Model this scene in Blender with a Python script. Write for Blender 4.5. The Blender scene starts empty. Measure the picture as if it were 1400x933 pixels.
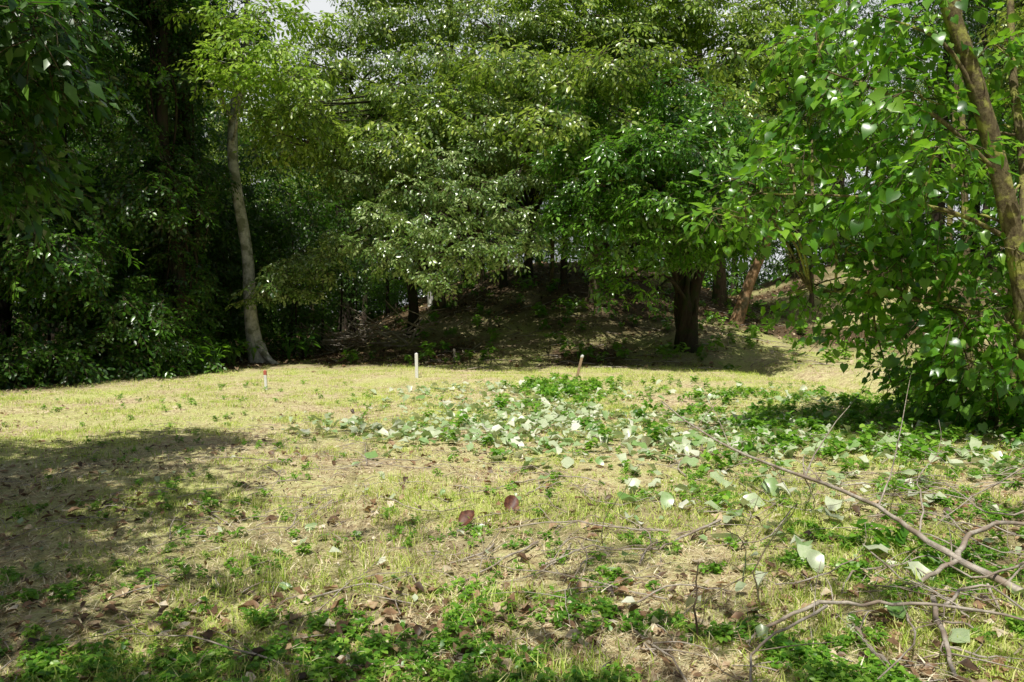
import bpy, math, random
import numpy as np
from mathutils import Vector, Matrix, Euler
rng=np.random.default_rng(7); random.seed(7)
scene=bpy.context.scene
F=1089.0; CZ=1.6; TILT=math.atan(42.5/F)
SUN=np.array([-.18,-.5,1.0])
# ---------------------------------------------------------------- noise / terrain
_tab=np.random.default_rng(3).random((256,256))
def vnoise(x,y,s):
    x=np.asarray(x,float)/s+1000; y=np.asarray(y,float)/s+1000
    xi=np.floor(x).astype(int); yi=np.floor(y).astype(int); fx=x-xi; fy=y-yi
    fx=fx*fx*(3-2*fx); fy=fy*fy*(3-2*fy)
    g=lambda a,b:_tab[a%256,b%256]
    return (g(xi,yi)*(1-fx)+g(xi+1,yi)*fx)*(1-fy)+(g(xi,yi+1)*(1-fx)+g(xi+1,yi+1)*fx)*fy
def sstep(t):
    t=np.clip(t,0,1); return t*t*(3-2*t)
def mound(x,y):
    x=np.asarray(x,float); y=np.asarray(y,float)
    r1=np.sqrt(((x-3)/15)**2+((y-43)/21.5)**2)
    m1=4.0*sstep((1-r1)/0.9)
    r2=np.sqrt(((x-21)/16)**2+((y-44)/26)**2)
    m2=4.2*sstep((1-r2)/0.9)
    return (m1**3+m2**3+1e-9)**(1/3)
def H(x,y):
    x=np.asarray(x,float); y=np.asarray(y,float)
    h=mound(x,y)
    h=h+0.09*(vnoise(x,y,2.6)-.5)+0.05*(vnoise(x,y,.6)-.5)+0.02*(vnoise(x,y,.25)-.5)+0.3*(vnoise(x,y,9)-.5)*np.clip(h,0,1)
    ax,ay,bx,by=6.6,23.5,8.6,14.5
    t=np.clip(((x-ax)*(bx-ax)+(y-ay)*(by-ay))/((bx-ax)**2+(by-ay)**2),0,1)
    d=np.hypot(x-(ax+t*(bx-ax)),y-(ay+t*(by-ay)))
    return h-0.45*np.exp(-(d/0.8)**2)
def Hf(x,y): return float(H(x,y))
CAM=np.array([0,0,CZ])
def ray(px,py):
    a=(px-700)/F; b=-(py-466.5)/F
    c,s=math.cos(TILT),math.sin(TILT)
    return np.array([a, c+b*s, -s+b*c])
def D(px,py,d):
    r=ray(px,py); return CAM+r/r[1]*d
def P(px,py,h=0.0):
    r=ray(px,py); r=r/r[1]; t=2.5
    while t<70:
        p=CAM+r*t
        if p[2]<=Hf(p[0],p[1])+h: return p
        t+=0.03
    return CAM+r*70
# ---------------------------------------------------------------- materials
def newmat(name):
    m=bpy.data.materials.new(name); m.use_nodes=True
    nt=m.node_tree; nt.nodes.clear()
    out=nt.nodes.new('ShaderNodeOutputMaterial')
    return m,nt,out
def ramp(nt,cols,poss=None):
    r=nt.nodes.new('ShaderNodeValToRGB'); e=r.color_ramp.elements
    n=len(cols); poss=poss or [i/(n-1) for i in range(n)]
    e[0].position=poss[0]; e[0].color=(*cols[0],1); e[1].position=poss[-1]; e[1].color=(*cols[-1],1)
    for i in range(1,n-1):
        k=e.new(poss[i]); k.color=(*cols[i],1)
    return r
def math_node(nt,op,a,b=None,clamp=False):
    n=nt.nodes.new('ShaderNodeMath'); n.operation=op; n.use_clamp=clamp
    for i,v in enumerate((a,b)):
        if v is None: continue
        if isinstance(v,(int,float)): n.inputs[i].default_value=v
        else: nt.links.new(v,n.inputs[i])
    return n.outputs[0]
def leafmat(name,cols,trans=0.35,tcol=(0.25,0.42,0.04),rough=0.42,spec=0.5,mot=0):
    m,nt,out=newmat(name); L=nt.links
    oi=nt.nodes.new('ShaderNodeAttribute'); oi.attribute_name='iv'; at=nt.nodes.new('ShaderNodeAttribute'); at.attribute_name='lv'
    v=math_node(nt,'ADD',math_node(nt,'MULTIPLY',oi.outputs['Fac'],0.45),math_node(nt,'MULTIPLY',at.outputs['Fac'],0.55))
    if mot:
        tc=nt.nodes.new('ShaderNodeTexCoord'); n=nt.nodes.new('ShaderNodeTexNoise'); n.inputs['Scale'].default_value=38; n.inputs['Detail'].default_value=5
        L.new(tc.outputs['Object'],n.inputs[0]); v=math_node(nt,'ADD',v,math_node(nt,'MULTIPLY',math_node(nt,'SUBTRACT',n.outputs[0],.5),mot))
    r=ramp(nt,cols,None if len(cols)!=3 else [.12,.5,.88]); L.new(v,r.inputs[0])
    p=nt.nodes.new('ShaderNodeBsdfPrincipled'); L.new(r.outputs[0],p.inputs['Base Color'])
    p.inputs['Roughness'].default_value=rough; p.inputs['Specular IOR Level'].default_value=spec
    if trans>0:
        t=nt.nodes.new('ShaderNodeBsdfTranslucent')
        mx=nt.nodes.new('ShaderNodeMix'); mx.data_type='RGBA'; mx.inputs[0].default_value=0.6
        L.new(r.outputs[0],mx.inputs[6]); mx.inputs[7].default_value=(*tcol,1)
        L.new(mx.outputs[2],t.inputs[0])
        s=nt.nodes.new('ShaderNodeMixShader'); s.inputs[0].default_value=trans
        L.new(p.outputs[0],s.inputs[1]); L.new(t.outputs[0],s.inputs[2]); L.new(s.outputs[0],out.inputs[0])
    else: L.new(p.outputs[0],out.inputs[0])
    return m
def barkmat(name,c1,c2,c3,scale=6,stretch=0.25,bump=0.5):
    m,nt,out=newmat(name); L=nt.links
    tc=nt.nodes.new('ShaderNodeTexCoord'); mp=nt.nodes.new('ShaderNodeMapping'); mp.inputs['Scale'].default_value=(1,1,stretch)
    L.new(tc.outputs['Object'],mp.inputs[0])
    n=nt.nodes.new('ShaderNodeTexNoise'); n.inputs['Scale'].default_value=scale*2; n.inputs['Detail'].default_value=8; n.inputs['Roughness'].default_value=.7
    L.new(mp.outputs[0],n.inputs[0])
    n2=nt.nodes.new('ShaderNodeTexNoise'); n2.inputs['Scale'].default_value=scale*.5; n2.inputs['Detail'].default_value=8; n2.inputs['Roughness'].default_value=.65
    L.new(tc.outputs['Object'],n2.inputs[0])
    r=ramp(nt,[c1,c2],[.3,.7]); L.new(n.outputs[0],r.inputs[0])
    r2=ramp(nt,[(0,0,0),(1,1,1)],[.48,.58]); L.new(n2.outputs[0],r2.inputs[0])
    mx=nt.nodes.new('ShaderNodeMix'); mx.data_type='RGBA'; L.new(r2.outputs[0],mx.inputs[0]); L.new(r.outputs[0],mx.inputs[6]); mx.inputs[7].default_value=(*c3,1)
    p=nt.nodes.new('ShaderNodeBsdfPrincipled'); L.new(mx.outputs[2],p.inputs['Base Color']); p.inputs['Roughness'].default_value=.85; p.inputs['Specular IOR Level'].default_value=.2
    b=nt.nodes.new('ShaderNodeBump'); b.inputs['Strength'].default_value=bump; b.inputs['Distance'].default_value=.03
    L.new(n.outputs[0],b.inputs['Height']); L.new(b.outputs[0],p.inputs['Normal'])
    L.new(p.outputs[0],out.inputs[0]); return m

M_bark_dark=barkmat('bark_dark',(.022,.016,.012),(.08,.06,.045),(.035,.045,.018))
M_bark_pale=barkmat('bark_pale',(.34,.33,.3),(.72,.71,.67),(.22,.23,.17),scale=6,stretch=.8)
M_bark_brown=barkmat('bark_brown',(.06,.042,.026),(.19,.145,.095),(.06,.085,.03))
M_bark_moss=barkmat('bark_mossy',(.06,.04,.022),(.26,.22,.11),(.38,.38,.1),scale=10,stretch=.6,bump=.9)
M_bark_orange=barkmat('bark_orange',(.18,.1,.05),(.5,.32,.18),(.14,.12,.07))
M_twig=barkmat('dead_wood',(.2,.16,.12),(.62,.56,.48),(.28,.22,.17),scale=14,stretch=1,bump=.3)

M_leaf_mid=leafmat('leaf_mid',[(.025,.065,.008),(.15,.25,.03),(.46,.56,.1)],.36,(.5,.76,.05),.32,.8)
M_leaf_grey=leafmat('leaf_greygreen',[(.03,.08,.015),(.16,.27,.06),(.5,.6,.25)],.3,(.45,.66,.09),.27,1)
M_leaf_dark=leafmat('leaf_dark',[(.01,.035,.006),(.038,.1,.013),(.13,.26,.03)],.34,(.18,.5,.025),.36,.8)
M_leaf_emerald=leafmat('leaf_emerald',[(.016,.06,.008),(.07,.185,.018),(.22,.42,.055)],.36,(.3,.7,.035),.27,1)
M_leaf_vivid=leafmat('leaf_vivid',[(.025,.1,.008),(.09,.25,.018),(.26,.47,.045)],.42,(.4,.82,.03),.32,.9)
M_leaf_yellow=leafmat('leaf_yellowgreen',[(.1,.2,.015),(.28,.44,.045),(.48,.62,.12)],.42,(.55,.88,.06),.38,.6)
M_grass=leafmat('grass_blade',[(.1,.22,.015),(.32,.47,.05),(.66,.71,.2),(.9,.84,.48)],.33,(.7,.82,.18),.5,.3)
M_straw=leafmat('dry_grass',[(.28,.19,.1),(.68,.56,.34),(.95,.88,.64)],.2,(.85,.75,.4),.6,.3)
M_weed=leafmat('weed_leaf',[(.04,.14,.012),(.15,.34,.03),(.36,.56,.08)],.36,(.46,.84,.05),.38,.6)
M_dead=leafmat('dead_leaf',[(.03,.02,.014),(.11,.065,.035),(.3,.18,.095),(.55,.44,.27),(.8,.73,.6)],.08,(.5,.3,.12),.5,.4,.5)
M_cut=leafmat('cut_leaf',[(.1,.24,.035),(.24,.39,.13),(.48,.56,.34),(.68,.7,.54),(.85,.85,.74)],.2,(.5,.65,.2),.33,.8,.3)
M_red=leafmat('red_dead_leaf',[(.07,.025,.018),(.22,.09,.05),(.36,.2,.13)],.1,(.4,.1,.04),.5,.4,.9)

# ---------------------------------------------------------------- mesh builder
class MB:
    def __init__(s): s.v=[];s.f=[];s.m=[];s.lv=[];s.n=0
    def add(s,V,Fc,mat=0,lv=0.5):
        V=np.asarray(V,float); s.v.append(V); 
        for f in Fc: s.f.append([i+s.n for i in f]); s.m.append(mat)
        s.lv.append(np.full(len(V),lv) if np.isscalar(lv) else lv); s.n+=len(V)
    def mesh(s,name,mats,smooth=True):
        me=bpy.data.meshes.new(name)
        V=np.concatenate(s.v) if s.v else np.zeros((0,3))
        me.from_pydata(V.tolist(),[],s.f)
        for m in mats: me.materials.append(m)
        me.polygons.foreach_set('material_index',s.m)
        if smooth: me.polygons.foreach_set('use_smooth',[True]*len(s.f))
        a=me.attributes.new('lv','FLOAT','POINT'); a.data.foreach_set('value',np.concatenate(s.lv))
        me.update(); return me
def obj(name,me,parent=None,link=True):
    o=bpy.data.objects.new(name,me)
    if link: scene.collection.objects.link(o)
    if parent: o.parent=parent
    return o
def crom(pts,k=5):
    pts=np.asarray(pts,float)
    if len(pts)<3:
        t=np.linspace(0,1,k+1)[:,None]; return pts[0]*(1-t)+pts[1]*t
    P0=np.vstack([2*pts[0]-pts[1],pts,2*pts[-1]-pts[-2]]); out=[]
    for i in range(1,len(P0)-2):
        a,b,c,d=P0[i-1:i+3]
        for t in np.arange(k)/k:
            out.append(.5*((2*b)+(-a+c)*t+(2*a-5*b+4*c-d)*t*t+(-a+3*b-3*c+d)*t**3))
    out.append(pts[-1]); return np.array(out)
def tube(mb,pts,r,sides=8,mat=0,k=5,rough=0.08,flare=0,wob=0,lv=.5):
    C=crom(pts,k); n=len(C)
    if np.isscalar(r): r=[r,r*.4]
    R=np.interp(np.linspace(0,1,n),np.linspace(0,1,len(r)),r)
    if flare: 
        L=np.r_[0,np.cumsum(np.linalg.norm(np.diff(C,axis=0),axis=1))]
        R=R*(1+flare*np.exp(-L/(.9*r[0]*2.2)))
    if wob: C[1:-1]+=rng.normal(0,wob,(n-2,3))
    T=np.gradient(C,axis=0); T/=np.linalg.norm(T,axis=1)[:,None]+1e-9
    up_=np.array([0,0,1.]) if abs(T[0][2])<.8 else np.array([0,1.,0])
    V=[];ph=rng.random(6)*6.28
    a=np.arange(sides)/sides*2*np.pi
    for i in range(n):
        u=np.cross(T[i],up_); u/=np.linalg.norm(u)+1e-9; w=np.cross(T[i],u)
        rr=R[i]*(1+rough*(np.sin(3*a+ph[0]+i*.35)+.6*np.sin(5*a+ph[1]-i*.2))+rng.normal(0,rough*.35,sides))
        V.append(C[i]+np.outer(np.cos(a)*rr,u)+np.outer(np.sin(a)*rr,w))
    V=np.vstack(V); Fc=[]
    for i in range(n-1):
        for j in range(sides):
            Fc.append((i*sides+j,i*sides+(j+1)%sides,(i+1)*sides+(j+1)%sides,(i+1)*sides+j))
    Fc.append(tuple(range((n-1)*sides,n*sides))); 
    mb.add(V,Fc,mat,lv)
def leaf(L,W,kind='el',fold=.25,curl=-.15,cup=0):
    if kind=='el': mx=[0,.33,.68,1]; sx=[None,(.33,.5),(.68,.4)]
    elif kind=='di': mx=[0,.5,1]; sx=[None,(.42,.5)]
    elif kind=='heart': mx=[0,.2,.45,.75,1.0]; sx=[(-.14,.27),(.12,.5),(.42,.46),(.74,.2)]
    elif kind=='broad': mx=[0,.2,.5,.8,1.0]; sx=[None,(.2,.38),(.5,.5),(.8,.33)]
    elif kind=='lance': mx=[0,.3,.7,1]; sx=[None,(.3,.5),(.65,.38)]
    V=[];idm=[];idl=[];idr=[]
    z=lambda x:curl*L*x*x
    for x in mx: idm.append(len(V)); V.append((x*L,0,z(x)))
    for s in sx:
        if s is None: idl.append(None);idr.append(None);continue
        x,w=s; h=z(max(x,0))+fold*w*W+rng.normal(0,.03)*W
        j=cup*W*rng.normal(0,1,2)
        idl.append(len(V)); V.append((x*L,w*W,h+j[0])); idr.append(len(V)); V.append((x*L,-w*W,h+rng.normal(0,.04)*W+j[1]))
    Fc=[]
    n=len(mx)
    for i in range(n-1):
        for S,fl in ((idl,0),(idr,1)):
            a,b=idm[i],idm[i+1]; s0=S[i]; s1=S[i+1] if i+1<len(S) else None
            f=[a,b]+([s1] if s1 is not None else [])+([s0] if s0 is not None else [])
            if len(f)<3: continue
            Fc.append(f if not fl else f[::-1])
    return np.array(V),Fc
def Rm(rx,ry,rz): return np.array(Euler((rx,ry,rz)).to_matrix())
def sprig(name,mat,n,length,L,W,kind='el',branches=3,droop=.35,pet=.02,twigmat=M_bark_brown,fold=.25,spread=1.0,tilt=.35,twr=.006):
    mb=MB()
    axes=[(np.zeros(3),0,length)]
    for b in range(branches-1):
        t=.15+.5*b/max(1,branches-1); axes.append((np.array([t*length,0,-.1*droop*length*t]),(1 if b%2 else -1)*rng.uniform(.5,.9)*spread,length*rng.uniform(.5,.75)))
    per=max(1,n//len(axes))
    for o,yaw,ln in axes:
        c,s=math.cos(yaw),math.sin(yaw)
        pt=lambda t:o+np.array([c*ln*t,s*ln*t,-droop*ln*t*t*.5+.04*ln*math.sin(t*5)])
        tube(mb,[pt(0),pt(.5),pt(1)],[twr,twr*.4],3,1,1,0)
        for i in range(per):
            t=.12+.88*(i+.5)/per; sd=1 if i%2 else -1
            lyaw=yaw+sd*rng.uniform(.5,1.25) if i<per-1 else yaw
            s_=rng.uniform(.6,1.2)
            V,Fc=leaf(L*s_,W*s_,kind,fold,rng.uniform(-.35,.02))
            V=V+np.array([pet,0,0])
            V=V@Rm(rng.normal(0,tilt),rng.uniform(-.15,.75),lyaw).T+pt(t)
            mb.add(V,Fc,0,rng.random())
    return obj(name,mb.mesh(name,[mat,twigmat]),link=False)
def sprigs(name,k,*a,**kw): return [sprig(f'{name}_{i}',*a,**kw) for i in range(k)]

# ---------------------------------------------------------------- scatter via geometry nodes
_groups={}
def group(variants):
    key=tuple(o.name for o in variants)
    if key in _groups: return _groups[key]
    ng=bpy.data.node_groups.new('scatter','GeometryNodeTree')
    ng.interface.new_socket('Geometry',in_out='INPUT',socket_type='NodeSocketGeometry')
    ng.interface.new_socket('Geometry',in_out='OUTPUT',socket_type='NodeSocketGeometry')
    N=ng.nodes; L=ng.links; gi=N.new('NodeGroupInput'); go=N.new('NodeGroupOutput'); jn=N.new('GeometryNodeJoinGeometry')
    def na(nm,t):
        a=N.new('GeometryNodeInputNamedAttribute'); a.data_type=t; a.inputs['Name'].default_value=nm
        return [o for o in a.outputs if o.enabled and o.name=='Attribute'][0]
    rot=na('rot','FLOAT_VECTOR'); scl=na('scl','FLOAT'); idx=na('idx','INT')
    e=N.new('FunctionNodeEulerToRotation'); L.new(rot,e.inputs[0])
    for k,o in enumerate(variants):
        oi=N.new('GeometryNodeObjectInfo'); oi.inputs['Object'].default_value=o; oi.inputs['As Instance'].default_value=True
        cp=N.new('FunctionNodeCompare'); cp.data_type='INT'; cp.operation='EQUAL'
        ins=[s for s in cp.inputs if s.enabled]; L.new(idx,ins[0]); ins[1].default_value=k
        ip=N.new('GeometryNodeInstanceOnPoints'); L.new(gi.outputs[0],ip.inputs['Points']); L.new(cp.outputs[0],ip.inputs['Selection'])
        L.new(oi.outputs['Geometry'],ip.inputs['Instance']); L.new(e.outputs[0],ip.inputs['Rotation']); L.new(scl,ip.inputs['Scale'])
        L.new(ip.outputs[0],jn.inputs[0])
    rl=N.new('GeometryNodeRealizeInstances'); L.new(jn.outputs[0],rl.inputs[0])
    L.new(rl.outputs[0],go.inputs[0]); _groups[key]=ng; return ng
TOT=0
def scatter(name,pts,rot,scl,variants,parent=None):
    global TOT
    pts=np.asarray(pts,float); n=len(pts); TOT+=n
    me=bpy.data.meshes.new(name); me.vertices.add(n); me.vertices.foreach_set('co',pts.ravel())
    a=me.attributes.new('rot','FLOAT_VECTOR','POINT'); a.data.foreach_set('vector',np.asarray(rot,float).ravel())
    a=me.attributes.new('scl','FLOAT','POINT'); a.data.foreach_set('value',np.asarray(scl,float).ravel())
    a=me.attributes.new('iv','FLOAT','POINT'); a.data.foreach_set('value',rng.random(n))
    a=me.attributes.new('idx','INT','POINT'); a.data.foreach_set('value',rng.integers(0,len(variants),n).astype(np.int32))
    me.update(); o=obj(name,me,parent); md=o.modifiers.new('scatter','NODES'); md.node_group=group(variants); return o
def pad_points(pads,dens,droop=(.1,1.1),smin=.75,smax=1.2,shell=.45):
    A=[];R=[];S=[]
    for (c,r) in pads:
        r=np.asarray(r,float)
        n=max(4,int(dens*(r[0]*r[1]+r[0]*r[2]+r[1]*r[2])*1.4))
        u=rng.normal(size=(n,3)); u/=np.linalg.norm(u,axis=1)[:,None]
        rad=shell+(1-shell)*rng.random(n)**.6; rad*=1+.26*rng.normal(size=n)
        p=np.asarray(c)+u*rad[:,None]*r
        yaw=np.arctan2(u[:,1]*r[1],u[:,0]*r[0])+rng.normal(0,.7,n)
        A.append(p); S.append(rng.uniform(smin,smax,n))
        R.append(np.stack([rng.normal(0,.35,n),rng.uniform(droop[0],droop[1],n)-.45*np.clip(u[:,2],0,1),yaw],1))
    return np.vstack(A),np.vstack(R),np.concatenate(S)
def pad_branches(mb,origins,pads,r0,mat=0,frac=1):
    O=np.asarray(origins)
    for c,r in pads:
        if rng.random()>frac: continue
        c=np.asarray(c,float); dd=np.linalg.norm(O-c,axis=1)+np.where(O[:,2]>c[2]-.1,3,0)
        o=O[np.argmin(dd)]; L=np.linalg.norm(c-o); rr=min(r0,.015+.014*L)
        mid=o*.55+c*.45+np.array([0,0,.12*L])+rng.normal(0,.06*L,3)
        tube(mb,[o,mid,c],[rr,rr*.7,rr*.25],6,mat,4,.05)
        for _ in range(3):
            e=c+rng.normal(0,.5,3)*np.asarray(r); s=mid*.4+c*.6
            tube(mb,[s,(s+e)/2+rng.normal(0,.08,3),e],[rr*.4,.006],4,mat,3,0)
def tree(name,trunks,pads,variants,dens,bark,flare=.5,limb=.12,sides=12,frac=1,**kw):
    mb=MB(); orig=[]
    for pts,rad in trunks:
        tube(mb,pts,rad,sides,0,6,.06,flare if pts[0][2]<Hf(pts[0][0],pts[0][1])+.6 else 0)
        C=crom(pts,6); orig+=list(C[len(C)//3:])
    pad_branches(mb,orig,pads,limb,0,frac)
    o=obj(name,mb.mesh(name,[bark]))
    A,R,S=pad_points(pads,dens,**kw)
    scatter('foliage',A,R,S,variants,o); return o,mb

S_grey=sprigs('sp_grey',4,M_leaf_grey,18,.5,.14,.067,'el')
S_mid=sprigs('sp_mid',4,M_leaf_mid,18,.55,.15,.07,'el')
S_emer=sprigs('sp_emer',4,M_leaf_emerald,18,.6,.18,.072,'el')
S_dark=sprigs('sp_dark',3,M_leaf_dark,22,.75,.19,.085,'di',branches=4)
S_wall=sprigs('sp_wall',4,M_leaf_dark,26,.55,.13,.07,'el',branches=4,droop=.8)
S_yel=sprigs('sp_yel',3,M_leaf_yellow,18,.6,.16,.075,'el')
S_bg=sprigs('sp_bg',3,M_leaf_mid,26,1.0,.21,.11,'di',branches=4)
S_bge=sprigs('sp_bge',3,M_leaf_emerald,26,1.0,.21,.11,'di',branches=4)
S_heart=sprigs('sp_heart',6,M_leaf_vivid,8,.6,.14,.125,'heart',branches=2,pet=.06,droop=.6,tilt=.55)
S_near=sprigs('sp_near',3,M_leaf_dark,14,.5,.16,.05,'lance',branches=2,droop=.8)

# ---------------------------------------------------------------- ground
def axis(a,b,fine0,fine1,step,n):
    mid=np.arange(fine0,fine1,step); 
    lo=fine0-np.geomspace(step*1.3,fine0-a,n)[::-1]; hi=fine1+np.geomspace(step*.5,b-fine1,n)
    return np.r_[lo,mid,hi]
X=axis(-400,400,-14,16,.12,34); Y=axis(-300,500,1,46,.12,34)
GX,GY=np.meshgrid(X,Y); GZ=H(GX,GY); nx,ny=len(X),len(Y)
V=np.stack([GX.ravel(),GY.ravel(),GZ.ravel()],1)
ii=(np.arange(ny-1)[:,None]*nx+np.arange(nx-1)[None]).ravel()
Fq=np.stack([ii,ii+1,ii+nx+1,ii+nx],1)
me=bpy.data.meshes.new('ground'); me.vertices.add(len(V)); me.vertices.foreach_set('co',V.ravel())
me.loops.add(Fq.size); me.loops.foreach_set('vertex_index',Fq.ravel().astype(np.int32)); me.polygons.add(len(Fq))
me.polygons.foreach_set('loop_start',(np.arange(len(Fq))*4).astype(np.int32)); me.update(calc_edges=True)
me.polygons.foreach_set('use_smooth',[True]*len(Fq))
def litter_mask(x,y):   # forest floor (1) vs lawn (0)
    w=vnoise(x,y,1.7)-.5
    a=sstep((y-20.8+w*2.2)/2.5)*np.clip(.8+1.3*(vnoise(x,y,2.2)-.5)+.5*(vnoise(x,y,.7)-.5),.3,1)
    left=sstep((-(x)-8.6-(y-16)*-.35+w*1.5)/1.5); right=sstep((x-6.3-(y-9)*.18+w*1.5)/1.2)*sstep((19-y)/3)
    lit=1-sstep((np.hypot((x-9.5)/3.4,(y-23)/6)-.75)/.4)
    near=.5*sstep((9-y)/4)*np.clip((vnoise(x+3,y+60,1.2)*.6+vnoise(x,y,.35)*.4-.5)*5,0,1)
    back=sstep((-y+1.5)/3); far=sstep((y-44)/4)
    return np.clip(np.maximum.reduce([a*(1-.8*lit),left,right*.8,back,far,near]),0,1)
a=me.attributes.new('litter','FLOAT','POINT'); a.data.foreach_set('value',litter_mask(V[:,0],V[:,1]))
gm,nt,out=newmat('ground_soil'); L=nt.links
tc=nt.nodes.new('ShaderNodeTexCoord')
def noise(sc,det=6,ro=.6):
    n=nt.nodes.new('ShaderNodeTexNoise'); n.inputs['Scale'].default_value=sc; n.inputs['Detail'].default_value=det; n.inputs['Roughness'].default_value=ro
    L.new(tc.outputs['Object'],n.inputs[0]); return n.outputs[0]
n1=noise(.55,5); n2=noise(9,8,.75); n3=noise(45,6,.7)
def mixc(f,a_,b_):
    m=nt.nodes.new('ShaderNodeMix'); m.data_type='RGBA'
    for i,v in ((0,f),(6,a_),(7,b_)):
        if isinstance(v,tuple): m.inputs[i].default_value=(*v,1)
        elif isinstance(v,float): m.inputs[i].default_value=v
        else: L.new(v,m.inputs[i])
    return m.outputs[2]
r1=ramp(nt,[(.13,.09,.055),(.5,.39,.24),(.88,.78,.55)],[.3,.48,.68]); L.new(n2,r1.inputs[0])
r2=ramp(nt,[(.16,.21,.05),(.5,.54,.18),(.82,.78,.38)],[.3,.49,.7]); L.new(n3,r2.inputs[0])
f1=ramp(nt,[(0,0,0),(1,1,1)],[.42,.6]); L.new(math_node(nt,'ADD',math_node(nt,'MULTIPLY',n1,.55),math_node(nt,'MULTIPLY',n2,.45)),f1.inputs[0])
lawn=mixc(f1.outputs[0],r1.outputs[0],r2.outputs[0])
r3=ramp(nt,[(.03,.02,.013),(.11,.076,.044),(.3,.22,.125)],[.3,.52,.75]); L.new(math_node(nt,'ADD',math_node(nt,'MULTIPLY',n2,.5),math_node(nt,'MULTIPLY',n3,.5)),r3.inputs[0])
at=nt.nodes.new('ShaderNodeAttribute'); at.attribute_name='litter'
col=mixc(at.outputs['Fac'],lawn,r3.outputs[0])
p=nt.nodes.new('ShaderNodeBsdfPrincipled'); L.new(col,p.inputs['Base Color']); p.inputs['Roughness'].default_value=.95; p.inputs['Specular IOR Level'].default_value=.1
b=nt.nodes.new('ShaderNodeBump'); b.inputs['Strength'].default_value=.6; b.inputs['Distance'].default_value=.035
L.new(math_node(nt,'ADD',n2,n3),b.inputs['Height']); L.new(b.outputs[0],p.inputs['Normal']); L.new(p.outputs[0],out.inputs[0])
me.materials.append(gm); obj('ground',me)

# ---------------------------------------------------------------- grass, weeds, litter
def tuft(name,n,h,w,mat,spread,lean=.5):
    mb=MB()
    for i in range(n):
        a=rng.random()*6.28; o=np.array([rng.normal(0,spread),rng.normal(0,spread),-.005]); hh=h*rng.uniform(.5,1.2); d=np.array([math.cos(a),math.sin(a),0]); s=np.array([-d[1],d[0],0])
        ln=rng.uniform(.1,1)*lean*hh*1.3
        p0=o;p1=o+d*ln*.35+np.array([0,0,hh*.6]);p2=o+d*ln+np.array([0,0,hh*rng.uniform(.75,1)])
        ww=w*rng.uniform(.6,1.2)
        mb.add([p0-s*ww/2,p0+s*ww/2,p1+s*ww*.4,p1-s*ww*.4,p2],[(0,1,2,3),(3,2,4)],0,rng.random())
    return obj(name,mb.mesh(name,[mat]),link=False)
S_grass=[tuft(f'tuft_{i}',12,.032,.005,M_grass,.05,1.9) for i in range(5)]
S_grass2=[tuft(f'tuftb_{i}',12,.075,.006,M_grass,.045,1.1) for i in range(3)]
S_straw=[tuft(f'straw_{i}',10,.018,.0045,M_straw,.08,4.8) for i in range(4)]
def weed(name,mat,n,h,L,W,kind='broad'):
    mb=MB()
    for i in range(n):
        a=rng.random()*6.28; hh=h*rng.uniform(.3,1.1); r=rng.uniform(.01,.4)*h+.01
        e=np.array([math.cos(a)*r,math.sin(a)*r,hh]); tube(mb,[np.zeros(3),e*[.4,.4,.6],e],[.002,.001],3,0,1,0)
        for k in range(rng.integers(2,5)):
            s_=rng.uniform(.6,1.2); V,Fc=leaf(L*s_,W*s_,kind,.15,-.15)
            V=V@Rm(rng.normal(0,.3),rng.uniform(-.4,.5),a+rng.uniform(-2.2,2.2)).T+e*(1-.12*k); mb.add(V,Fc,0,rng.random())
    return obj(name,mb.mesh(name,[mat]),link=False)
S_weed=[weed(f'weed_{i}',M_weed,6,.055,.03,.018,'el') for i in range(5)]
S_weedb=[weed(f'weedb_{i}',M_weed,8,.22,.10,.06) for i in range(4)]
def ground_pts(n,y0,y1,pw=1.0,xm=.72):
    u=rng.random(n)
    y=(y0**(1-pw)+u*(y1**(1-pw)-y0**(1-pw)))**(1/(1-pw)) if pw!=1 else y0*(y1/y0)**u
    x=rng.uniform(-1,1,n)*(xm*y+1.2); return x,y
def keep(x,y,prob):
    k=rng.random(len(x))<prob; return x[k],y[k]
def gscatter(name,x,y,sc,variants,tilt=.1,dz=0):
    n=len(x); z=H(x,y)+dz
    return scatter(name,np.stack([x,y,z],1),np.stack([rng.normal(0,tilt,n),rng.normal(0,tilt,n),rng.random(n)*6.28],1),sc,variants)
gn=lambda x,y:np.clip((vnoise(x,y,1.3)*.5+vnoise(x,y,.4)*.5-.45)*6,0.02,1)
x,y=ground_pts(65000,2.6,38,.75); x,y=keep(x,y,gn(x,y)*(1-.75*litter_mask(x,y))*(.6+.3*sstep((y-8)/5)))
gscatter('grass',x,y,rng.uniform(.7,1.3,len(x))*(1+.035*y),S_grass)
x,y=ground_pts(24000,2.6,30,.9); x,y=keep(x,y,np.clip((vnoise(x+40,y,.8)*.6+.4*vnoise(x,y+80,.3)-.52)*6,0,1)*(1-.8*litter_mask(x,y)))
gscatter('grass',x,y,rng.uniform(.5,1.2,len(x))*(1+.015*y),S_grass2)
x,y=ground_pts(28000,2.6,22,.9); x,y=keep(x,y,(1.1-gn(x,y))*(1-litter_mask(x,y)))
gscatter('dry_grass',x,y,rng.uniform(.7,1.4,len(x))*(1+.03*y),S_straw)
wm=lambda x,y:np.clip((vnoise(x+9,y+5,.7)*.5+vnoise(x,y+50,.25)*.5-.49)*6,0,1)*np.clip(.14+.6*sstep((x+.2)/3)+.55*sstep((5.0-y)/1.8),0,1)*sstep((19-y)/4)
x,y=ground_pts(24000,2.6,18,1.0); x,y=keep(x,y,wm(x,y))
gscatter('weeds',x,y,rng.uniform(.5,1.25,len(x))*(1+.03*y),S_weed)
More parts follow.
